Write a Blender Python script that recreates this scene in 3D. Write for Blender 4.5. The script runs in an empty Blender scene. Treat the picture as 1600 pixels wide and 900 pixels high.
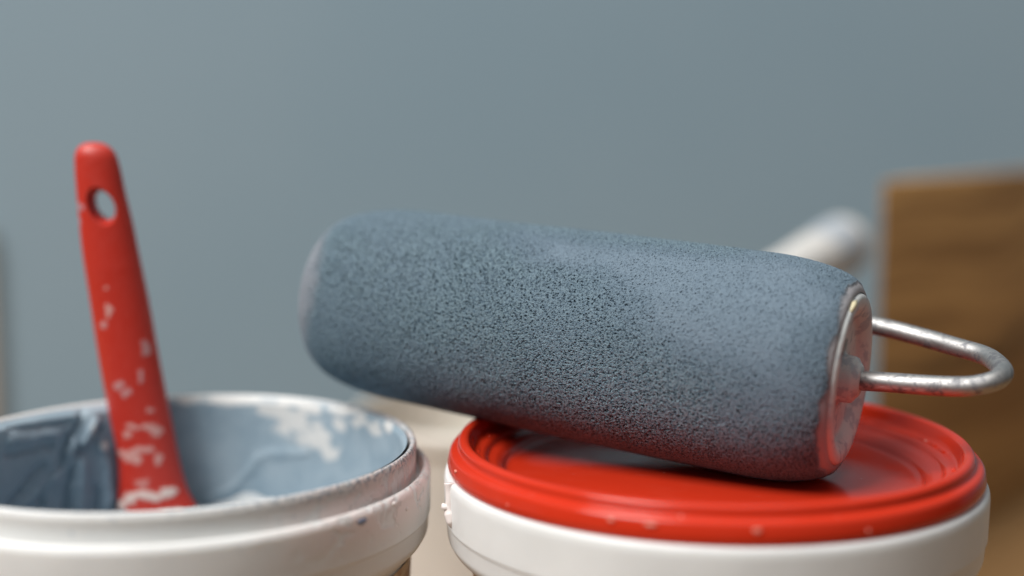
import bpy, bmesh, math, random
import numpy as np
from mathutils import Vector

# ------------------------------------------------------------------ camera, light, exposure
S = 0.001                                   # everything below is written in millimetres
scene = bpy.context.scene
col = scene.collection
cam_d = bpy.data.cameras.new("camera")
cam = bpy.data.objects.new("camera", cam_d); col.objects.link(cam)
cam.location = (0, 0, 199.7 * S)
cam.rotation_euler = (math.pi / 2 - 0.125, 0, 0)
cam_d.sensor_width = 36.0
cam_d.lens = 2108 / 1600 * 36
cam_d.clip_start = 0.01; cam_d.clip_end = 50
cam_d.dof.use_dof = True
cam_d.dof.focus_distance = 0.310
cam_d.dof.aperture_fstop = 3.5
scene.camera = cam

world = bpy.data.worlds.new("World"); scene.world = world; world.use_nodes = True
bg = world.node_tree.nodes["Background"]
# a dim room: pale walls and ceiling above, darker floor below
wt = world.node_tree; wc = wt.nodes.new('ShaderNodeTexCoord'); wx = wt.nodes.new('ShaderNodeSeparateXYZ')
wr = wt.nodes.new('ShaderNodeValToRGB'); wm_ = wt.nodes.new('ShaderNodeMapRange')
wt.links.new(wc.outputs['Generated'], wx.inputs[0]); wt.links.new(wx.outputs['Z'], wm_.inputs['Value'])
wm_.inputs['From Min'].default_value = -1; wm_.inputs['From Max'].default_value = 1
wt.links.new(wm_.outputs[0], wr.inputs[0]); wt.links.new(wr.outputs[0], bg.inputs[0])
wr.color_ramp.elements[0].position = 0.47; wr.color_ramp.elements[0].color = (0.07, 0.065, 0.06, 1)
wr.color_ramp.elements[1].position = 0.74; wr.color_ramp.elements[1].color = (0.93, 0.97, 1.0, 1)
bg.inputs[1].default_value = 0.24

def area(name, loc, target, sx, sy, power, color):
    l = bpy.data.lights.new(name, 'AREA'); l.shape = 'RECTANGLE'
    l.size = sx; l.size_y = sy; l.energy = power; l.color = color
    o = bpy.data.objects.new(name, l); col.objects.link(o)
    o.location = loc
    o.rotation_euler = (Vector(target) - Vector(loc)).to_track_quat('-Z', 'Y').to_euler()
    return o
area("window_light", (-1.35, -0.70, 2.35), (0.0, 0.32, 0.12), 1.2, 1.3, 118.0, (1.0, 0.985, 0.965))
area("ceiling_light", (0.1, 0.25, 1.5), (0.05, 0.35, 0.1), 0.9, 0.7, 4.0, (1.0, 0.98, 0.95))

vs = scene.view_settings
vs.view_transform = 'Standard'; vs.look = 'None'; vs.exposure = 0.0; vs.gamma = 1.0
scene.display_settings.display_device = 'sRGB'

# ------------------------------------------------------------------ numeric noise
_rng = np.random.RandomState(5)
_LAT = _rng.rand(256, 256)
def vnoise(x, y, seed=0):
    x = np.asarray(x, float) + seed * 17.37; y = np.asarray(y, float) + seed * 9.71
    xi = np.floor(x).astype(int); yi = np.floor(y).astype(int)
    fx = x - xi; fy = y - yi
    fx = fx * fx * (3 - 2 * fx); fy = fy * fy * (3 - 2 * fy)
    a = _LAT[xi % 256, yi % 256]; b = _LAT[(xi + 1) % 256, yi % 256]
    c = _LAT[xi % 256, (yi + 1) % 256]; d = _LAT[(xi + 1) % 256, (yi + 1) % 256]
    return (a * (1 - fx) + b * fx) * (1 - fy) + (c * (1 - fx) + d * fx) * fy - 0.5
def fbm(x, y, seed=0, octs=4):
    s = 0; a = 1.0
    for k in range(octs):
        s = s + a * vnoise(x * 2 ** k, y * 2 ** k, seed + k * 3); a *= 0.5
    return s
def smooth(e0, e1, v):
    t = np.clip((v - e0) / (e1 - e0), 0, 1); return t * t * (3 - 2 * t)

# ------------------------------------------------------------------ object helpers
def tag(o, label, cat, group=None):
    o['label'] = label; o['category'] = cat
    if group: o['group'] = group
    return o
def thing(name, base, label, cat, group=None):
    o = bpy.data.objects.new(name, None); col.objects.link(o)
    o.location = Vector(base) * S; o.empty_display_size = 0.02
    o['base'] = [float(v) for v in base]
    return tag(o, label, cat, group)
def base_of(o):
    b = np.zeros(3)
    while o is not None:
        b = b + np.array(list(o['base']) if 'base' in o.keys() else (0, 0, 0)); o = o.parent
    return b
def link(name, me, mat, parent=None):
    o = bpy.data.objects.new(name, me); col.objects.link(o)
    if mat: me.materials.append(mat)
    if parent: o.parent = parent
    return o
def mesh_obj(name, verts, faces, mat, parent=None, base=None, sharp=40, attrs=None):
    """verts in world millimetres; stored relative to the parent thing (or to base)."""
    v = np.asarray(verts, float)
    b = base_of(parent) if parent is not None else np.array(base if base is not None else (0, 0, 0), float)
    me = bpy.data.meshes.new(name)
    v = (v - b) * S
    if isinstance(faces, np.ndarray) and faces.shape[1] == 4:
        n = len(faces)
        me.vertices.add(len(v)); me.vertices.foreach_set('co', v.ravel())
        me.loops.add(n * 4); me.loops.foreach_set('vertex_index', faces.ravel().astype(np.int32))
        me.polygons.add(n); me.polygons.foreach_set('loop_start', np.arange(0, n * 4, 4, dtype=np.int32))
        me.update(calc_edges=True)
    else:
        me.from_pydata(v.tolist(), [], [list(map(int, f)) for f in faces])
    me.validate(); me.update()
    me.polygons.foreach_set('use_smooth', [True] * len(me.polygons))
    if attrs:
        for k, a in attrs.items():
            at = me.attributes.new(k, 'FLOAT', 'POINT'); at.data.foreach_set('value', np.asarray(a, np.float32))
    if sharp: me.set_sharp_from_angle(angle=math.radians(sharp))
    o = link(name, me, mat, parent)
    if parent is None and base is not None: o.location = Vector(base) * S
    return o
def grid_faces(nu, nv, wrap=True):
    """nu rings of nv points."""
    i, j = np.meshgrid(np.arange(nu - 1), np.arange(nv if wrap else nv - 1), indexing='ij')
    j2 = (j + 1) % nv
    return np.stack([i * nv + j, i * nv + j2, (i + 1) * nv + j2, (i + 1) * nv + j], -1).reshape(-1, 4)
def fillet(pts, r, n=4):
    out = [pts[0]]
    for k in range(1, len(pts) - 1):
        a, b, c = (np.array(pts[k + d], float) for d in (-1, 0, 1))
        la, lc = np.linalg.norm(a - b), np.linalg.norm(c - b)
        rr = min(r, la * 0.45, lc * 0.45)
        p, q = b + (a - b) / la * rr, b + (c - b) / lc * rr
        for t in np.linspace(0, 1, n):
            out.append(tuple((1 - t) ** 2 * p + 2 * t * (1 - t) * b + t * t * q))
    out.append(pts[-1]); return out
def lathe(name, centre, prof, mat, parent, segs=192, r=0.5, axis=(0, 0, 1), wob=0.0, seed=1, sharp=50):
    """prof: (radius, height) list; outward side on the right when walking along it."""
    prof = fillet(prof, r)
    ax = Vector(axis).normalized()
    u = ax.orthogonal().normalized() if abs(ax.z) < 0.9 else Vector((1, 0, 0)); w = ax.cross(u)
    u, w, ax = np.array(u), np.array(w), np.array(ax)
    T = np.linspace(0, 2 * np.pi, segs, endpoint=False)
    V = []
    for k, (rad, h) in enumerate(prof):
        dr = wob * fbm(np.cos(T) * 1.5 + 5, np.sin(T) * 1.5 + h * 0.03, seed, 3)
        V.append(np.array(centre) + ax * h + ((rad + dr * (rad > 1))[:, None] * (np.cos(T)[:, None] * u + np.sin(T)[:, None] * w)))
    return mesh_obj(name, np.concatenate(V), grid_faces(len(prof), segs), mat, parent, sharp=sharp)
def spline(P, n=12):
    P = [np.array(p, float) for p in P]; P = [2 * P[0] - P[1]] + P + [2 * P[-1] - P[-2]]
    out = []
    for k in range(1, len(P) - 2):
        for t in np.linspace(0, 1, n, endpoint=False):
            a, b, c, d = P[k - 1:k + 3]
            out.append(0.5 * (2 * b + (c - a) * t + (2 * a - 5 * b + 4 * c - d) * t * t + (3 * b - a - 3 * c + d) * t ** 3))
    out.append(P[-2]); return np.array(out)
def tube(path, radii, segs=24, cap=True):
    path = np.array(path); n = len(path); radii = np.broadcast_to(radii, n)
    tan = np.gradient(path, axis=0); tan /= np.linalg.norm(tan, axis=1)[:, None]
    nrm = np.cross(tan[0], [0.1, 0.2, 1.0]); nrm /= np.linalg.norm(nrm)
    V = []; T = np.linspace(0, 2 * np.pi, segs, endpoint=False)
    for k in range(n):
        nrm = nrm - tan[k] * nrm.dot(tan[k]); nrm /= np.linalg.norm(nrm); b = np.cross(tan[k], nrm)
        V.append(path[k] + radii[k] * (np.cos(T)[:, None] * nrm + np.sin(T)[:, None] * b))
    F = [tuple(f) for f in grid_faces(n, segs)]
    if cap: F += [tuple(range(segs))[::-1], tuple(range((n - 1) * segs, n * segs))]
    return np.concatenate(V), F

# ------------------------------------------------------------------ material helpers
class M:
    def __init__(s, name, rough=0.5, metallic=0.0, spec=0.5, coat=0.0, sss=0.0):
        s.m = bpy.data.materials.new(name); s.m.use_nodes = True
        s.t = s.m.node_tree; s.n = s.t.nodes; s.b = s.n['Principled BSDF']; s.out = s.n['Material Output']
        s.b.inputs['Roughness'].default_value = rough; s.b.inputs['Metallic'].default_value = metallic
        s.b.inputs['Specular IOR Level'].default_value = spec; s.b.inputs['Coat Weight'].default_value = coat
        if sss:
            s.b.inputs['Subsurface Weight'].default_value = sss
            s.b.inputs['Subsurface Radius'].default_value = (1, .9, .8); s.b.inputs['Subsurface Scale'].default_value = 0.003
        tc = s.n.new('ShaderNodeTexCoord'); mp = s.n.new('ShaderNodeVectorMath'); mp.operation = 'SCALE'
        mp.inputs['Scale'].default_value = 1000.0
        s.t.links.new(tc.outputs['Object'], mp.inputs[0]); s.mm = mp.outputs[0]
    def L(s, a, b): s.t.links.new(a, b)
    def col(s, c, key='Base Color'):
        if isinstance(c, tuple): s.b.inputs[key].default_value = (*c, 1)
        else: s.L(c, s.b.inputs[key])
        return s
    def stretch(s, v3):
        m = s.n.new('ShaderNodeVectorMath'); m.operation = 'MULTIPLY'; m.inputs[1].default_value = v3
        s.L(s.mm, m.inputs[0]); return m.outputs[0]
    def noise(s, scale, detail=3, rough=0.5, vec=None, dist=0.0):
        n = s.n.new('ShaderNodeTexNoise'); n.inputs['Scale'].default_value = scale
        n.inputs['Detail'].default_value = detail; n.inputs['Roughness'].default_value = rough
        n.inputs['Distortion'].default_value = dist
        s.L(vec or s.mm, n.inputs['Vector']); return n.outputs['Fac']
    def voro(s, scale, feature='F1', vec=None, rand=1.0):
        n = s.n.new('ShaderNodeTexVoronoi'); n.feature = feature; n.inputs['Scale'].default_value = scale
        n.inputs['Randomness'].default_value = rand
        s.L(vec or s.mm, n.inputs['Vector']); return n.outputs['Distance']
    def rng(s, v, a, b, c=0.0, d=1.0, mode='SMOOTHSTEP'):
        n = s.n.new('ShaderNodeMapRange'); n.interpolation_type = mode
        s.L(v, n.inputs['Value'])
        for k, x in zip(('From Min', 'From Max', 'To Min', 'To Max'), (a, b, c, d)): n.inputs[k].default_value = x
        return n.outputs['Result']
    def math(s, op, a, b=None):
        n = s.n.new('ShaderNodeMath'); n.operation = op
        for k, x in enumerate((a, b)):
            if x is None: continue
            if isinstance(x, (int, float)): n.inputs[k].default_value = x
            else: s.L(x, n.inputs[k])
        return n.outputs[0]
    def mix(s, f, a, b):
        n = s.n.new('ShaderNodeMix'); n.data_type = 'RGBA'
        for key, x in ((0, f), (6, a), (7, b)):
            if isinstance(x, tuple): n.inputs[key].default_value = (*x, 1)
            elif isinstance(x, (int, float)): n.inputs[key].default_value = x
            else: s.L(x, n.inputs[key])
        return n.outputs[2]
    def attr(s, name):
        n = s.n.new('ShaderNodeAttribute'); n.attribute_name = name; return n.outputs['Fac']
    def sep(s, axis):
        n = s.n.new('ShaderNodeSeparateXYZ'); s.L(s.mm, n.inputs[0]); return n.outputs[axis]
    def bump(s, h, dist_mm, strength=1.0):
        n = s.n.new('ShaderNodeBump'); n.inputs['Distance'].default_value = dist_mm * S
        n.inputs['Strength'].default_value = strength; s.L(h, n.inputs['Height'])
        if s.b.inputs['Normal'].is_linked: s.L(s.b.inputs['Normal'].links[0].from_socket, n.inputs['Normal'])
        s.L(n.outputs[0], s.b.inputs['Normal']); return s
    def rough(s, v): s.L(v, s.b.inputs['Roughness']); return s

# wall paint: matt blue grey with a faint roller stipple
w = M('wall_paint', 0.85, spec=0.2)
w.col(w.mix(w.rng(w.noise(0.003, 3), 0.3, 0.7), (0.204, 0.282, 0.333), (0.224, 0.298, 0.346)))
w.bump(w.noise(0.35, 4), 0.5, 0.5)
MAT_WALL = w.m
w = M('table_laminate', 0.45)
w.col(w.mix(w.noise(0.02, 4), (0.20, 0.11, 0.045), (0.30, 0.17, 0.07))); MAT_TABLE = w.m

# white tub plastic; paint film and smudges near the top of the open tub
def white_plastic(name, dirty, tint=(0.735, 0.735, 0.72)):
    w = M(name, 0.32, spec=0.45, sss=0.25)
    base = w.mix(w.rng(w.noise(0.06, 3), 0.35, 0.7), tint, tuple(c * 0.94 for c in tint))
    if dirty:
        z = w.sep('Z')
        n1 = w.noise(0.16, 5, 0.6, dist=0.8); n2 = w.noise(1.1, 4, 0.7)
        # pinkish dried primer on the neck and the shoulder
        pk = w.math('MULTIPLY', w.math('MULTIPLY', w.rng(w.sep('X'), 25, 50), w.rng(z, 106, 114)), w.rng(n1, 0.40, 0.52))
        base = w.mix(pk, base, (0.75, 0.67, 0.64))
        # blue grey scrapings close to the lip
        bl = w.math('MULTIPLY', w.math('MULTIPLY', w.rng(z, 119.5, 122.3), w.rng(w.sep('X'), 5, 45)), w.rng(n2, 0.48, 0.56))
        base = w.mix(w.math('MULTIPLY', bl, 0.8), base, (0.20, 0.25, 0.31))
        b2 = w.math('MULTIPLY', w.rng(z, 112, 118), w.rng(w.noise(0.35, 4, 0.6), 0.64, 0.70))
        base = w.mix(w.math('MULTIPLY', b2, 0.6), base, (0.36, 0.42, 0.48))
        w.bump(pk, 0.35, 0.9)
        w.bump(w.math('MULTIPLY', n2, w.math('MULTIPLY', w.rng(z, 117, 121), w.rng(w.sep('X'), 10, 48))), 1.4, 0.8)
        w.rough(w.rng(n1, 0.4, 0.6, 0.42, 0.58))
    else:
        w.bump(w.noise(0.1, 2), 0.25, 0.5)
        w.rough(w.rng(w.noise(0.25, 4), 0.3, 0.7, 0.34, 0.46))
    w.col(base); return w.m
MAT_TUB_A = white_plastic('white_plastic_painted', True)
MAT_TUB_B = white_plastic('white_plastic', False)
MAT_TUB_C = white_plastic('cream_plastic', False, (0.66, 0.61, 0.545))

# printed paper label
w = M('printed_label', 0.4)
w.col(w.mix(w.rng(w.noise(0.05, 4, vec=w.stretch((1, 1, 4))), 0.45, 0.55), (0.42, 0.25, 0.13), (0.62, 0.48, 0.33)))
MAT_LABEL = w.m

# red lid and brush plastic
w = M('red_lid_plastic', 0.22, spec=0.26)
sm = w.rng(w.noise(0.09, 4, 0.6), 0.5, 0.75)
c = w.mix(w.math('MULTIPLY', sm, 0.25), (0.53, 0.030, 0.010), (0.54, 0.05, 0.026))
dots = w.math('MULTIPLY', w.rng(w.voro(0.13), 0.07, 0.04), w.rng(w.noise(0.04, 2), 0.42, 0.5))
scuff = w.math('MULTIPLY', w.rng(w.noise(0.5, 5, 0.7, vec=w.stretch((0.25, 1, 1))), 0.66, 0.74), 0.35)
c = w.mix(w.math('MAXIMUM', w.math('MULTIPLY', dots, 0.7), scuff), c, (0.72, 0.42, 0.36)); w.col(c)
w.rough(w.rng(w.noise(0.1, 4, 0.6), 0.3, 0.75, 0.13, 0.22))
w.bump(w.noise(0.05, 2), 0.06, 0.5)
MAT_LID = w.m
w = M('red_brush_plastic', 0.42, spec=0.5, sss=0.12)
pm = w.attr('paint')
w.col(w.mix(pm, (0.50, 0.030, 0.016), w.mix(w.attr('blue'), (0.74, 0.62, 0.56), (0.36, 0.38, 0.44))))
w.rough(w.rng(w.noise(0.5, 3), 0.3, 0.7, 0.34, 0.48)); w.bump(pm, 0.15, 0.8)
MAT_BRUSH = w.m

# wet and dried blue grey paint
w = M('blue_grey_paint', 0.5, spec=0.4)
n = w.rng(w.noise(0.12, 5, 0.6), 0.3, 0.7)
c = w.mix(n, (0.235, 0.310, 0.365), (0.305, 0.375, 0.425))
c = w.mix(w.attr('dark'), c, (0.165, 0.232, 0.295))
c = w.mix(w.attr('white'), c, (0.66, 0.64, 0.61)); w.col(c)
w.bump(w.noise(0.8, 4, 0.6), 0.15, 0.6); w.rough(w.rng(w.noise(0.3, 3), 0.3, 0.7, 0.5, 0.7))
MAT_PAINT = w.m
w = M('pink_white_paint', 0.35); w.col((0.76, 0.69, 0.66)); w.bump(w.noise(0.6, 3), 0.3, 0.6); MAT_DRIP = w.m
w = M('pale_red_glint', 0.4); w.col((0.66, 0.22, 0.16)); MAT_PALE = w.m  # colour of the painted glints on the lid skirt
w = M('slate_paint_speck', 0.4); w.col((0.16, 0.19, 0.27)); MAT_SPECK = w.m

# foam sleeve: real pore relief, paint soaked
w = M('painted_foam', 0.8, spec=0.25)
big = w.noise(0.028, 3, 0.55)
clog = w.math('MULTIPLY', w.rng(big, 0.42, 0.60), 1.0)
a = w.attr('clog')
clog = w.math('MAXIMUM', a, w.math('MULTIPLY', clog, 0.35))
v1 = w.voro(1.32); v2 = w.voro(2.5)
pore = w.rng(v1, 0.10, 0.42); pore2 = w.rng(v2, 0.08, 0.5)
fine = w.noise(2.2, 4, 0.7)
h = w.math('ADD', w.math('MULTIPLY', pore, 0.50), w.math('MULTIPLY', pore2, 0.26))
h = w.math('ADD', h, w.math('MULTIPLY', fine, 0.40))
keep = w.rng(clog, 0.0, 1.0, 1.0, 0.38, 'LINEAR')
h = w.math('MULTIPLY', w.math('SUBTRACT', h, 0.60), w.math('MULTIPLY', keep, w.rng(w.attr('bare'), 0.0, 1.0, 1.0, 0.12)))
dn = w.n.new('ShaderNodeDisplacement'); dn.inputs['Midlevel'].default_value = 0.0
dn.inputs['Scale'].default_value = 1.6 * S
w.L(h, dn.inputs['Height']); w.L(dn.outputs[0], w.out.inputs['Displacement'])
w.m.displacement_method = 'BOTH'
c = w.mix(w.rng(w.noise(0.05, 4, 0.6), 0.35, 0.65), (0.062, 0.108, 0.152), (0.080, 0.128, 0.174))
c = w.mix(w.math('MULTIPLY', w.rng(h, 0.12, 0.42), 0.85), c, (0.220, 0.305, 0.345))  # paler dried paint on the ridges, also painting in their lit look
c = w.mix(w.math('MULTIPLY', w.rng(h, 0.08, -0.25), 0.80), c, (0.020, 0.040, 0.064))  # pore shade painted in: deeper foam coloured dark navy by height
c = w.mix(w.math('MULTIPLY', w.rng(w.noise(1.6, 3, 0.7), 0.42, 0.62), 0.35), c, (0.18, 0.245, 0.285))
c = w.mix(w.math('MULTIPLY', clog, 0.45), c, (0.215, 0.265, 0.315))
c = w.mix(w.attr('bare'), c, (0.37, 0.36, 0.375)); w.col(c)
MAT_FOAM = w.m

w = M('milky_cap_plastic', 0.6, spec=0.2)
w.col(w.mix(w.rng(w.noise(0.25, 4, 0.6), 0.5, 0.6), (0.62, 0.63, 0.62), (0.44, 0.47, 0.50)))
w.bump(w.noise(0.5, 3), 0.2, 0.6); MAT_CAP = w.m
w = M('galvanised_wire', 0.34, metallic=1.0)
n = w.noise(0.35, 5, 0.65)
w.col(w.mix(w.rng(n, 0.50, 0.62), (0.44, 0.43, 0.42), (0.24, 0.24, 0.25)))
w.rough(w.rng(n, 0.4, 0.65, 0.48, 0.66)); w.bump(w.noise(0.9, 4), 0.05, 0.6); MAT_WIRE = w.m
w = M('white_grip_plastic', 0.4)
w.col(w.mix(w.math('MULTIPLY', w.attr('smear'), 1.0), (0.70, 0.67, 0.63), (0.40, 0.45, 0.51))); MAT_GRIP = w.m
w = M('yellowed_glue', 0.4); w.col((0.62, 0.55, 0.36)); MAT_GLUE = w.m
w = M('black_ink', 0.6); w.col((0.03, 0.03, 0.035)); MAT_INK = w.m
w = M('steel_ferrule', 0.3, metallic=1.0); w.col((0.6, 0.6, 0.6)); MAT_STEEL = w.m
w = M('brush_hair', 0.7); w.col(w.mix(w.noise(1.5, 2, vec=w.stretch((1, 1, .05))), (0.1, 0.08, 0.06), (0.3, 0.24, 0.18))); MAT_HAIR = w.m

# varnished board: long grain along X, bowed towards a knot near the bottom
w = M('brown_board_wood', 0.65, spec=0.15)
sx = w.n.new('ShaderNodeSeparateXYZ'); w.L(w.mm, sx.inputs[0])
X, Z = sx.outputs['X'], sx.outputs['Z']
kx = w.math('SUBTRACT', X, 78.0); kz = w.math('SUBTRACT', Z, 62.0)
rr = w.math('SQRT', w.math('ADD', w.math('MULTIPLY', w.math('MULTIPLY', kx, kx), 0.10), w.math('MULTIPLY', kz, kz)))
bow = w.math('MULTIPLY', w.rng(rr, 0, 70, 1.0, 0.0), 22.0)
zz = w.math('ADD', w.math('ADD', Z, bow), w.math('MULTIPLY', w.noise(0.012, 2), 22.0))
cb = w.n.new('ShaderNodeCombineXYZ'); w.L(w.math('MULTIPLY', X, 0.035), cb.inputs[0]); w.L(zz, cb.inputs[2])
g1 = w.noise(0.075, 4, 0.6, vec=cb.outputs[0]); g2 = w.noise(0.22, 4, 0.6, vec=cb.outputs[0])
c = w.mix(w.rng(g1, 0.40, 0.60), (0.36, 0.195, 0.074), (0.64, 0.37, 0.145))
c = w.mix(w.math('MULTIPLY', w.rng(g2, 0.48, 0.66), 0.65), c, (0.27, 0.142, 0.056))
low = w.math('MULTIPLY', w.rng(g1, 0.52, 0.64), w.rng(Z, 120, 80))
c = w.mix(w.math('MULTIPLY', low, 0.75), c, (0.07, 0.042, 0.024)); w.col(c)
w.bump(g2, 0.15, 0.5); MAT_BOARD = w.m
w = M('pale_post_wood', 0.6); w.col(w.mix(w.noise(0.08, 4, vec=w.stretch((1, 1, .08))), (0.50, 0.43, 0.36), (0.58, 0.51, 0.44))); MAT_POST = w.m
w = M('tub_contents', 0.6); w.col(w.mix(w.rng(w.noise(0.03, 3), 0.44, 0.56), (0.36, 0.25, 0.17), (0.50, 0.50, 0.44))); MAT_CONT = w.m

# ------------------------------------------------------------------ the setting
def box(x0, y0, z0, x1, y1, z1, bev=0.0):
    bm = bmesh.new(); bmesh.ops.create_cube(bm, size=1.0)
    for v in bm.verts:
        v.co = Vector(((x0 + x1) / 2 + v.co.x * (x1 - x0), (y0 + y1) / 2 + v.co.y * (y1 - y0), (z0 + z1) / 2 + v.co.z * (z1 - z0)))
    if bev: bmesh.ops.bevel(bm, geom=bm.edges[:], offset=bev, segments=3, affect='EDGES', profile=0.5)
    V = [tuple(v.co) for v in bm.verts]; F = [[v.index for v in f.verts] for f in bm.faces]
    bm.verts.index_update(); F = [[v.index for v in f.verts] for f in bm.faces]; bm.free()
    return V, F
V, F = box(-1600, 842, -800, 1600, 940, 1500)
o = mesh_obj('wall', V, F, MAT_WALL); o['kind'] = 'structure'
V, F = box(-900, 60, -30, 900, 838, 0, 2)
o = mesh_obj('table_top', V, F, MAT_TABLE); o['kind'] = 'structure'

# ------------------------------------------------------------------ the two tubs in front
BODY = [(0, 1), (49, 1), (50.5, 0), (51.5, 1.5), (56.6, 96.8), (58.6, 97.6), (61.4, 99.6), (62.5, 101.6), (62.8, 105.9), (63.15, 106.2), (63.15, 107.2), (63.3, 115.6)]
cA = (-81.2, 315.0); cB = (47.2, 314.5)

A = thing('open_paint_tub', (*cA, 0), 'open white plastic paint tub coated inside with blue grey paint, red brush standing in it', 'paint tub', 'round white plastic paint tubs')
lathe('tub_body', (*cA, 0), [(r - (1.7 if r > 57.5 else 0), h) for r, h in BODY] + [(61.0, 116.7), (60.2, 117.1), (59.5, 116.5), (58.9, 115.0), (58.3, 114.9), (58.0, 116.4), (58.0, 119.5),
      (58.3, 121.4), (57.9, 122.6), (57.4, 122.9), (56.7, 122.3), (55.9, 110), (50, 4), (0, 3)], MAT_TUB_A, A, segs=256, r=0.6, wob=0.25)
lathe('label', (*cA, 0), [(52.4, 12), (56.85, 96.2)], MAT_LABEL, A)

# coat of dried paint on the inner wall (arc length in mm, depth below the lip in mm)
R0 = 55.9
def seg_d(u, d, pts):
    best = np.full(u.shape, 1e9); par = None
    for (x0, y0), (x1, y1) in zip(pts[:-1], pts[1:]):
        L2 = (x1 - x0) ** 2 + (y1 - y0) ** 2 + 1e-9
        t = np.clip(((u - x0) * (x1 - x0) + (d - y0) * (y1 - y0)) / L2, 0, 1)
        best = np.minimum(best, np.hypot(u - x0 - t * (x1 - x0), d - y0 - t * (y1 - y0)))
    return best
nu, nd = 900, 72
arc = np.linspace(-np.pi, np.pi, nu, endpoint=False) * R0
dep = np.linspace(0.6, 32.5, nd)
D, U = np.meshgrid(dep, arc, indexing='ij')
Uw = U + 1.6 * fbm(U * 0.15, D * 0.2, 3); Dw = D + 1.2 * fbm(U * 0.2, D * 0.2, 9)
hgt = 1.3 + 0.25 * fbm(U * 0.12, D * 0.12, 1)
valleys = [([(126.7, 1.4), (129.6, 6.2), (133.4, 10.9), (134.5, 14.2)], 1.1, 1.5), ([(122.5, 6.4), (126.5, 11.1), (130.2, 12.1)], .9, 1.2),
           ([(150.6, 2.4), (140.6, 3.0), (131.3, 3.6)], .8, .8), ([(150.9, 8.0), (137.1, 8.8)], 1.2, .9),
           ([(151.8, 21.5), (139.2, 13.6)], 1.3, 1.2), ([(141.6, 22.3), (137.0, 16.3)], 1.0, 1.1), ([(133.8, 30), (131.7, 16.5)], 1.0, 1.4),
           ([(124.2, 30), (124.5, 22.7)], .8, 1.1), ([(117.6, 30), (117.8, 13.3)], 1.1, 1.0), ([(146, 30), (140, 24)], 1.0, 1.0)]
ridges = [([(124.1, 4.4), (126.5, 10.2)], 1.0, 1.8), ([(129.3, 9.4), (131, 12)], .9, 1.4), ([(121.8, 11.3), (121.6, 12.8)], .9, 1.1),
          ([(150.7, 5.2), (135.0, 6.0)], 1.2, .9), ([(128.6, 29), (128.5, 15.3)], 1.4, 1.3), ([(120.6, 29), (121.1, 15.5)], 1.2, .9),
          ([(147.7, 23.4), (136.5, 17.3)], 1.3, 1.2), ([(95.3, 31.5), (86.3, 27.5), (80.0, 21.6), (77.2, 17.4), (72.8, 16.1), (62.7, 15.1)], 1.1, .4)]
thick = smooth(108, 118, U); hgt = hgt + thick * 2.2
for p, wd, a in valleys: hgt = hgt - a * np.exp(-(seg_d(Uw, Dw, p) / wd) ** 2)
for p, wd, a in ridges: hgt = hgt + a * np.exp(-(seg_d(Uw, Dw, p) / wd) ** 2)
hgt = hgt * smooth(0, 2.2, D) + thick * 0.2 * fbm(U * .5, D * .25, 6)
whites = [(70.6, 3.6, 6.5, 3.6), (64.6, 7.1, 7.5, 4.2), (58.2, 11.1, 6.5, 3.8), (53.7, 13.9, 4, 2.4), (60.7, 2.8, 5, 2.2), (75.5, 3.9, 3.5, 2), (49.9, 5.4, 3.2, 2.4),
          (41.9, 3.4, 4, 2.0), (33.5, 3.9, 4.5, 2.0), (26.4, 1.6, 4, 2), (96.3, 1.1, 5, 1.1), (88.0, 1.4, 7, 1.3), (80.0, 1.3, 6, 1.4), (66.5, 1.2, 8, 1.6), (48.6, 1.6, 8, 1.7), (124.6, 6.6, 1.0, 2.6), (121.2, 11.6, .9, 1.2)]
nz = fbm(U * 0.35, D * 0.45, 21, 5); wm = np.full(U.shape, -9.0)
for (a, b, ra, rb) in whites: wm = np.maximum(wm, 1 - np.hypot((U - a) / ra, (D - b) / rb))
white = smooth(-0.15, 0.5, wm + nz * 0.8) * 0.85
dark = thick * (0.55 + 0.3 * smooth(9, 20, D)) * smooth(3.5, 6, D) + smooth(0.3, 0.9, -fbm(U * 0.1, D * 0.1, 30)) * .2  # shade of the left wall painted in as darker colour; rest random
rad = R0 + 0.35 - hgt - 0.0
ph = arc / R0
X = cA[0] + rad * np.cos(ph); Y = cA[1] + rad * np.sin(ph); Z = 122.9 - D
mesh_obj('paint_coat', np.stack([X, Y, Z], -1).reshape(-1, 3), grid_faces(nd, nu), MAT_PAINT, A, sharp=0,
         attrs={'white': white.ravel(), 'dark': np.clip(dark, 0, 1).ravel()})
# paint left in the tub
nr, na = 60, 180
rr_, aa_ = np.meshgrid(np.linspace(0.3, 55.4, nr), np.linspace(0, 2 * np.pi, na, endpoint=False), indexing='ij')
px = cA[0] + rr_ * np.cos(aa_); py = cA[1] + rr_ * np.sin(aa_)
mesh_obj('paint', np.stack([px, py, 91.6 + 1.6 * fbm(px * .06, py * .06, 4)], -1).reshape(-1, 3), grid_faces(nr, na), MAT_PAINT, A, sharp=0)
def speck(c, az, z, rx, rz, mat, parent, rad=61.5):
    T, P = np.meshgrid(np.linspace(0, np.pi, 9), np.linspace(0, 2 * np.pi, 14, endpoint=False), indexing='ij')
    n = np.array([math.cos(az), math.sin(az), 0]); t = np.array([-n[1], n[0], 0])
    p = np.array([c[0], c[1], 0]) + n * rad + np.array([0, 0, z])
    q = (np.cos(T)[..., None] * n * 0.35 + (np.sin(T) * np.cos(P) * rx * (1 + .25 * np.sin(3 * P)))[..., None] * t + (np.sin(T) * np.sin(P) * rz)[..., None] * np.array([0, 0, 1]))
    mesh_obj('paint_or_glint_speck', (p + q).reshape(-1, 3), grid_faces(9, 14), mat, parent, sharp=0)
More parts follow.
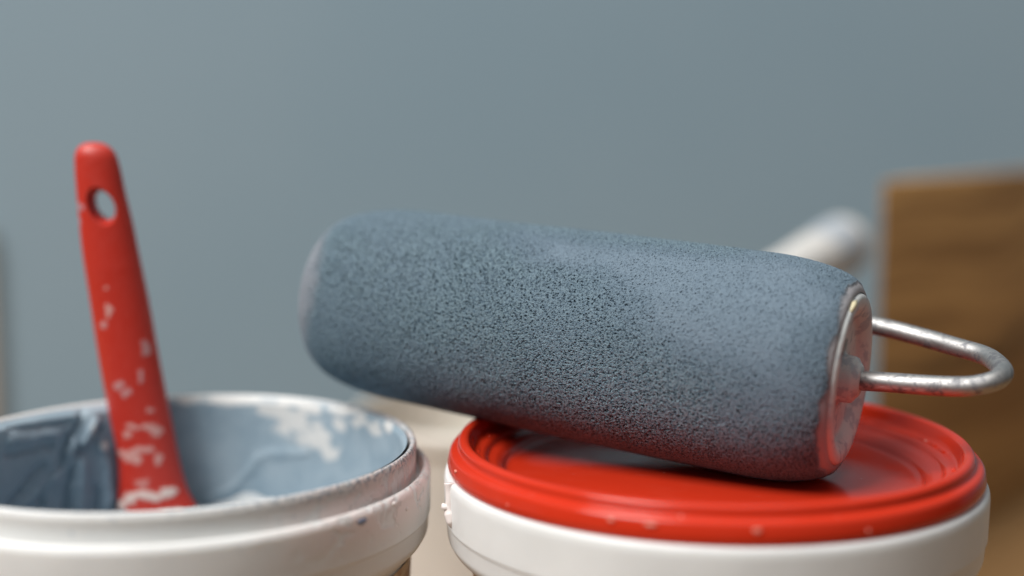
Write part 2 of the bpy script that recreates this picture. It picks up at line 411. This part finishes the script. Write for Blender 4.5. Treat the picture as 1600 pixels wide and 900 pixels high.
for az, z, rx, rz, m in ((-2.02, 110.4, 1.3, .9, MAT_SPECK), (-1.06, 102.5, 1.3, 1.1, MAT_SPECK), (-0.64, 114.7, 1.5, .7, MAT_SPECK),
                         (-0.45, 115.6, .8, .6, MAT_DRIP), (-0.36, 113.0, .6, .5, MAT_DRIP), (-1.8, 108.9, .5, .5, MAT_SPECK)):
    speck(cA, az, z, rx, rz, m, A)

B = thing('closed_paint_tub', (*cB, 0), 'closed white plastic paint tub with glossy red lid, blue foam roller lying on top', 'paint tub', 'round white plastic paint tubs')
lathe('tub_body', (*cB, 0), BODY + [(63.0, 117.0), (62.2, 117.5), (60.5, 117.3), (58, 117), (56.5, 118), (55.8, 110), (50, 4), (0, 3)], MAT_TUB_B, B, segs=256, r=0.7, wob=0.2, seed=7)
lathe('label', (*cB, 0), [(52.4, 12), (56.85, 96.2)], MAT_LABEL, B)
ZL = 125.0
lidp = [(61.2, -7.7), (62.2, -7.5), (62.6, -5.9), (62.1, -3.4), (61.5, -2.7), (60.2, -2.5), (59.9, -1.9), (60.0, -0.8), (59.3, -0.05), (58.2, 0.0), (57.4, -0.5),
        (56.8, -2.9), (56.2, -3.9), (54.2, -4.1), (53.4, -4.7), (52.9, -5.6), (51.0, -6.0), (49.6, -7.0), (48.8, -8.3), (47.6, -8.6), (30, -8.5), (0.5, -8.5)]
lid = lathe('lid', (*cB, ZL), lidp, MAT_LID, B, segs=320, r=0.55, wob=0.12, seed=3)
lid['label'] = 'glossy red snap-on lid with a raised stepped rim'
# short moulded ribs in the step of the lid
for k in range(60):
    a = 2 * math.pi * k / 60
    if k % 5 in (3, 4): continue
    V, F = box(-1.6, -0.45, -0.5, 1.6, 0.45, 0.25, 0.15)
    V = [(cB[0] + math.cos(a) * 55.3 - math.sin(a) * x + math.cos(a) * y, cB[1] + math.sin(a) * 55.3 + math.cos(a) * x + math.sin(a) * y, ZL - 4.0 + z) for x, y, z in V]
    mesh_obj('lid_rib', V, F, MAT_LID, B)
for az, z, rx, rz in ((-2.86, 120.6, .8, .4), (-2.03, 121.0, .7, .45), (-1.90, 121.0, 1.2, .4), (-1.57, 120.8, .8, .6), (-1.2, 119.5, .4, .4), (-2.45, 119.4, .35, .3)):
    speck(cB, az, z, rx, rz, MAT_PALE, B, rad=62.35)  # window glints on the skirt, painted as small pale specks
# pinkish paint run on the left shoulder
pts = []
for z, az in ((117.3, 3.38), (115.5, 3.385), (113, 3.39), (111, 3.39), (109.2, 3.40), (107.4, 3.41)):
    pts.append((cB[0] + 63.2 * math.cos(az), cB[1] + 63.2 * math.sin(az), z))
path = spline(pts, 6); t = np.linspace(0, 1, len(path))
V1, F1 = tube(path, np.interp(t, [0, .2, .45, .7, .9, 1], [1.3, 1.0, 1.1, 1.5, 1.1, .3]), 16)
q = np.array(pts[3]) + np.array([-1.0, -0.2, 0.9])
V2, F2 = tube(np.array([q + np.array([-.7, 0, .8]), q + np.array([-.6, 0, .2]), q, q + np.array([.6, 0, -.4]), q + np.array([1.2, 0, -1])]), np.array([.25, .75, .9, .8, .3]), 12)
mesh_obj('paint_drip', np.concatenate([V1, V2]), F1 + [tuple(i + len(V1) for i in f) for f in F2], MAT_DRIP, B, sharp=0)

# ------------------------------------------------------------------ foam roller lying on the lid
P1 = np.array([-47.1, 363.4, 152.3]); P2 = np.array([76.8, 302.6, 140.8])
AX = (P2 - P1); LEN = np.linalg.norm(AX); AX /= LEN
Rr = thing('paint_roller', (47, 314, 116), 'mini paint roller with blue paint soaked foam sleeve resting on the red lid', 'paint roller')
nt, na = 640, 740
s = np.linspace(0, 1, nt); tt = s * LEN
def foam_r(t):
    a = 23.0; b = 20.0
    mid = 24.4 + (25.9 - 24.4) * smooth(0, LEN, t) + 0.25 * np.sin(t / LEN * np.pi)
    k1 = np.sqrt(np.clip(1 - (1 - np.clip(t / a, 0, 1)) ** 2, 0, 1)); k2 = np.sqrt(np.clip(1 - (1 - np.clip((LEN - t) / b, 0, 1)) ** 2, 0, 1))
    return mid * 1.0 - (mid - 17.6) * (1 - k1) - (mid - 19.9) * (1 - k2)
# cluster rings towards both ends so that quads keep their size on the shoulders
tt = LEN * (0.5 - 0.5 * np.cos(np.pi * (0.12 + 0.76 * s))); tt = (tt - tt[0]) / (tt[-1] - tt[0]) * LEN
tt = 0.6 * tt + 0.4 * LEN * (3 * s ** 2 - 2 * s ** 3)
u = np.cross(AX, [0, 0, 1.0]); u /= np.linalg.norm(u); v = np.cross(u, AX)      # u: towards the camera side, v: up
T = np.linspace(0, 2 * np.pi, na, endpoint=False)
TT, AA = np.meshgrid(tt, T, indexing='ij'); AW = (AA + np.pi) % (2 * np.pi) - np.pi
RR = foam_r(TT)
RR = RR + 0.14 * fbm(TT * .04, AW * 2, 8, 3) + .0
V = P1 + TT[..., None] * AX + RR[..., None] * (np.cos(AA)[..., None] * u + np.sin(AA)[..., None] * v)
up = np.sin(AA)
# clogged smooth patch: upper right part; ends; angle above the camera-facing side
vis = np.cos(AA)
c1 = np.exp(-(((TT - 108) / 24) ** 2 + ((AW - 0.75) / 0.55) ** 2)) * 1.25
c2 = np.exp(-(((TT - 75) / 22) ** 2 + ((AW - 1.05) / 0.26) ** 2)) * 0.8
c3 = smooth(100, 125, TT) * 0.5 * smooth(-.9, .2, AW)
clog = np.clip(c1 + c2 + c3 + 0.5 * fbm(TT * .08, AW * 2.5, 15, 4), 0, 1)
e = fbm(TT * .25, AW * 3.5, 12, 4)
bare = 0.5 * smooth(6.5, -1.5, TT + e * 4.5 - 5.0 * np.exp(-((AW - 0.3) / .5) ** 2)) + smooth(LEN - 1.6, LEN - 0.1, TT + e * 1.8)
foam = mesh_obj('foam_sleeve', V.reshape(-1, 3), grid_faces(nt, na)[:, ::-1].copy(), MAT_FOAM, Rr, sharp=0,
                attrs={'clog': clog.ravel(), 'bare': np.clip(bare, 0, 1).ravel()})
capp = [(18.0, -6), (19.6, -1.4), (19.9, 0.0), (19.2, 0.9), (17.6, 1.1), (16.2, 0.6), (14.6, -0.6), (13.8, -1.8), (6.2, -2.0), (5.9, -1.6), (5.5, -1.2), (5.3, 1.4), (4.2, 2.0), (3.4, 2.8), (1.8, 2.9)]
ec = lathe('end_cap', P2, capp, MAT_CAP, Rr, segs=160, r=0.8, axis=AX, wob=0.3, seed=4)
ec['label'] = 'milky plastic end cap with raised ring and hub, tinted by paint'
lathe('end_cap', P1, [(17.0, -4), (17.7, -1), (17.2, 0.3), (15.8, 0.7), (14.6, 0.2), (14, -3), (5, -3.2), (4.6, 1.5), (0.1, 1.8)], MAT_CAP, Rr, segs=96, r=0.6, axis=-AX)
# black moulded mark and a yellowed spot on the near cap
mk = P2 + AX * 1.15
def on_cap(a, r, h=1.1): return P2 + AX * h + r * (math.cos(a) * u + math.sin(a) * v)
V1, F1 = tube(np.array([on_cap(.72, 17.2, 1.0), on_cap(.62, 17.3, 1.05), on_cap(.50, 17.4, 1.0)]), .22, 8)
V2, F2 = tube(np.array([on_cap(.50, 17.9, .9), on_cap(.50, 17.2, 1.0), on_cap(.50, 16.5, .8)]), .2, 8)
mesh_obj('cap_mark', np.concatenate([V1, V2]), F1 + [tuple(i + len(V1) for i in f) for f in F2], MAT_INK, Rr)
V1, F1 = tube(np.array([on_cap(1.35, 19.2, .4), on_cap(1.2, 19.4, .5), on_cap(1.05, 19.3, .4)]), np.array([.3, .8, .35]), 10)
mesh_obj('glue_spot', V1, F1, MAT_GLUE, Rr, sharp=0)
wire = spline([P2 + AX * -4, P2 + AX * 2, (85.2, 298.3, 140.8), (93.3, 294.4, 140.9), (100.4, 291.6, 141.3), (105.8, 291.4, 142.5), (109.3, 295.6, 143.4), (110.5, 302.2, 144.2),
               (109.9, 309.3, 145.0), (105.5, 315.4, 145.9), (99.4, 322.5, 147.1), (90, 328.5, 148.9), (75, 336, 150.6), (56, 345.5, 151.8), (38, 353, 152.0), (29, 362, 150.5), (31, 375, 148),
               (42, 398, 143), (56, 425, 138.5), (70, 451, 135.5)], 10)
V, F = tube(wire, 2.25, 28)
mesh_obj('wire_frame', V, F, MAT_WIRE, Rr, sharp=60)
g0 = np.array([70, 451, 134.5]); g1 = np.array([144, 578, 146.5]); n = 60
t = np.linspace(0, 1, n); path = g0 + t[:, None] * (g1 - g0)
gl = np.linalg.norm(g1 - g0)
gr = np.interp(t, [0, .04, .12, .3, .5, .75, .9, 1], [4, 6.5, 8.5, 9.8, 10.2, 11.6, 12.6, 12.4])
endd = (1 - t) * gl; gr = gr * np.sqrt(np.clip(1 - (1 - np.clip(endd / 8, 0, 1)) ** 2, 0.001, 1)) ** .9
V, F = tube(path, gr, 40)
tq = np.repeat(t, 40); aq = np.tile(np.arange(40) / 40 * 6.283, n)
smear = smooth(.0, .35, 1 - np.hypot((tq - .80) / .10, 0) + .5 * fbm(tq * 14, aq * 1.2, 3)) * .8
mesh_obj('handle', V, F, MAT_GRIP, Rr, attrs={'smear': smear})

# ------------------------------------------------------------------ red brush standing in the open tub
Br = thing('paint_brush', (-98, 362, 40), 'red plastic paint brush smeared with white paint, standing in the open tub', 'paint brush')
tab = [(92.0, -109.0, -86.2), (93.7, -108.5, -86.9), (99.1, -107.9, -89.4), (106.3, -107.8, -91.1), (113.5, -108.8, -92.3), (122.5, -110.2, -93.8), (134.9, -112.0, -95.8),
       (150.7, -113.8, -98.1), (164.6, -115.4, -100.5), (172.4, -115.9, -101.8), (180.1, -116.3, -103.4), (185.3, -116.5, -104.3), (189.5, -116.5, -105.2), (193.3, -116.6, -106.1)]
sp = spline([(a, b, c) for a, b, c in tab], 20)
zt = 193.4
zs = np.concatenate([np.linspace(92.0, 188.0, 260), 188.0 + (zt - 188.0) * np.sin(np.linspace(0.03, 1, 26) * np.pi / 2)])
xl = np.interp(zs, sp[:, 0], sp[:, 1]); xr = np.interp(zs, sp[:, 0], sp[:, 2])
k = np.where(zs > 188, np.clip(1 - ((zs - 188) / (zt - 188)) ** 2.6, 0.0004, 1) ** (1 / 2.6), 1.0)
cx = (xl + xr) / 2; hw = (xr - xl) / 2
hwk = hw * k
th = np.interp(zs, [92, 105, 130, 160, 180, 193.4], [4.0, 4.4, 5.2, 5.0, 4.2, 3.4]) * np.where(zs > 188, np.clip(1 - ((zs - 188) / (zt - 188)) ** 3, 0.001, 1) ** .5, 1.0)
T = np.linspace(0, 2 * np.pi, 110, endpoint=False); ex = 2 / 2.05
cs = np.sign(np.cos(T)) * np.abs(np.cos(T)) ** ex; sn = np.sign(np.sin(T)) * np.abs(np.sin(T)) ** ex
V = np.stack([cx[:, None] + hwk[:, None] * cs, 361.0 + th[:, None] * sn, np.broadcast_to(zs[:, None], (len(zs), len(T)))], -1).reshape(-1, 3)
F = [tuple(f) for f in grid_faces(len(zs), len(T))] + [tuple(range(len(T)))[::-1], tuple(range((len(zs) - 1) * len(T), len(zs) * len(T)))]
handle = mesh_obj('handle', V, F, MAT_BRUSH, Br, sharp=0)
# hanging hole, cut with a flared slot
hc = np.array([-108.9, 361.6, 176.7]); tl = math.radians(-9)
V = []
ys = [-9, -3.2, -2.4, -1.6, 1.6, 2.4, 3.2, 9]; ks = [1.3, 1.3, 1.12, 1.0, 1.0, 1.12, 1.3, 1.3]
T2 = np.linspace(0, 2 * np.pi, 48, endpoint=False)
for yy, kk in zip(ys, ks):
    ex_ = 2.95 * kk * np.cos(T2); ez_ = 3.95 * kk * np.sin(T2)
    V.append(hc + np.stack([ex_ * math.cos(tl) + ez_ * math.sin(-tl) * -1, np.full(48, yy), ez_ * math.cos(tl) - ex_ * math.sin(tl) * -1], -1))
F = [tuple(f) for f in grid_faces(8, 48)] + [tuple(range(48))[::-1], tuple(range(7 * 48, 8 * 48))]
cut = mesh_obj('cutter', np.concatenate(V), F, None, Br, sharp=0)
for ob in (handle, cut):
    bm = bmesh.new(); bm.from_mesh(ob.data); bmesh.ops.recalc_face_normals(bm, faces=bm.faces[:]); bm.to_mesh(ob.data); bm.free()
md = handle.modifiers.new('b', 'BOOLEAN'); md.operation = 'DIFFERENCE'; md.solver = 'EXACT'; md.object = cut
bpy.context.view_layer.update()
dg = bpy.context.evaluated_depsgraph_get()
nm = bpy.data.meshes.new_from_object(handle.evaluated_get(dg))
handle.modifiers.clear(); old = handle.data; handle.data = nm; bpy.data.meshes.remove(old); nm.name = 'handle'
cm = cut.data; bpy.data.objects.remove(cut); bpy.data.meshes.remove(cm)
co = np.empty(len(nm.vertices) * 3); nm.vertices.foreach_get('co', co); co = co.reshape(-1, 3) / S + base_of(Br)
x, y, z = co.T
smears = [(-107.8, 149.0, 1.1, 1.7), (-109.2, 144.9, 1.2, 1.1), (-98.7, 138.4, 1.5, 3.0), (-99.8, 131.0, 1.1, 1.4), (-105.3, 128.3, 1.6, 1.3), (-103.7, 126.6, 1.6, 1.3),
          (-97.5, 121.6, 1.3, 1.0), (-103.5, 115.2, 1.5, 1.4), (-101.6, 117.0, 2.2, 1.1), (-98.6, 117.2, 2.6, 1.0), (-96.0, 115.6, 1.3, 1.8), (-104.8, 109.6, 2.3, 1.6), (-102.2, 108.6, 3.0, 1.7),
          (-99.4, 110.8, 3.2, 1.2), (-95.5, 108.2, 1.5, 1.5), (-100.6, 101.5, 2.4, 1.5), (-106.3, 94.6, 1.9, 1.8), (-104.3, 96.6, 2.3, 1.7), (-101.0, 98.0, 2.9, 1.5), (-98.0, 97.4, 2.6, 1.5), (-93.9, 98.6, 2.9, 2.0),
          (-92.8, 93.0, 3.0, 1.1), (-115.0, 176.7, 1.4, 1.3), (-115.4, 172.4, 1.2, 1.6), (-108, 155, .6, .5)]
nz = fbm(x * .6, z * .6, 2, 4); m = np.full(len(x), -9.0)
for (a, b, ra, rb) in smears: m = np.maximum(m, 1 - np.hypot((x - a) / ra, (z - b) / rb))
pm = smooth(-0.05, 0.4, m + nz * 1.0) * np.where((z < 104) & (z > 93), 0.9, 0.45) * (y < 362)
pm = pm * np.where((z > 100) & (z < 103), .35, 1)
bl = smooth(126, 124.5, z) * 0 + ((z > 122) & (z < 146)) * .45 + (z > 165) * .9
for kname, arr in (('paint', pm), ('blue', bl)):
    at = nm.attributes.new(kname, 'FLOAT', 'POINT'); at.data.foreach_set('value', arr.astype(np.float32))
nm.polygons.foreach_set('use_smooth', [True] * len(nm.polygons)); nm.set_sharp_from_angle(angle=math.radians(50))
def slab(z0, z1, x0, x1, x0b, x1b, t0, t1, y0=361.6, nseg=24, T=48):
    T_ = np.linspace(0, 2 * np.pi, T, endpoint=False); out = []
    for q in np.linspace(0, 1, nseg):
        a = x0 + (x0b - x0) * q; b = x1 + (x1b - x1) * q; tk = t0 + (t1 - t0) * q
        c_ = np.sign(np.cos(T_)) * np.abs(np.cos(T_)) ** .6; s_ = np.sign(np.sin(T_)) * np.abs(np.sin(T_)) ** .6
        out.append(np.stack([(a + b) / 2 + (b - a) / 2 * c_, y0 + tk * s_, np.full(T, z0 + (z1 - z0) * q)], -1))
    return np.concatenate(out), [tuple(f) for f in grid_faces(nseg, T)] + [tuple(range(T))[::-1], tuple(range((nseg - 1) * T, nseg * T))]
V, F = slab(93.5, 70, -108.9, -86.4, -106, -83, 3.9, 3.9); mesh_obj('ferrule', V, F, MAT_STEEL, Br)
V, F = slab(71, 30, -105.4, -83.4, -103, -80, 3.6, 2.2, y0=360); mesh_obj('bristles', V, F, MAT_HAIR, Br)

# ------------------------------------------------------------------ things behind
C = thing('open_cream_tub', (-8, 562, 0), 'cream open tub out of focus behind, between the open tub and the red lidded tub', 'tub')
lathe('tub_body', (-8, 562, 0), [(0, 1), (50, 1), (52, 0), (53, 2), (56.5, 70), (58.5, 71), (58.5, 77), (57.5, 78.5), (56, 78.5), (55.3, 77), (51, 6), (0, 5)], MAT_TUB_C, C, segs=128, r=1.0)
lathe('contents', (-8, 562, 0), [(54.0, 55), (40, 57), (20, 56), (0.3, 57)], MAT_CONT, C, segs=96, r=2)

bd = thing('wooden_board', (160, 565, 0), 'brown wooden board standing upright at the right behind the red lidded tub', 'board')
V, F = box(0, 0, 0, 300, 5, 173.5, 0.5)
V = [(x + (25 if x < 2 and y > 3 else 0), y, z) for x, y, z in V]      # mitred end
ya = math.radians(48); V = [(155.5 + x * math.cos(ya) - y * math.sin(ya), 565 + x * math.sin(ya) + y * math.cos(ya), z) for x, y, z in V]
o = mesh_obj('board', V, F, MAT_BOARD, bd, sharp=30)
V, F = box(-374, 832, 0, -326.5, 841, 132, 1)
o = mesh_obj('wooden_post', V, F, MAT_POST, base=(-340, 836, 0)); tag(o, 'pale upright wooden post cut off by the left edge of the photo', 'post')
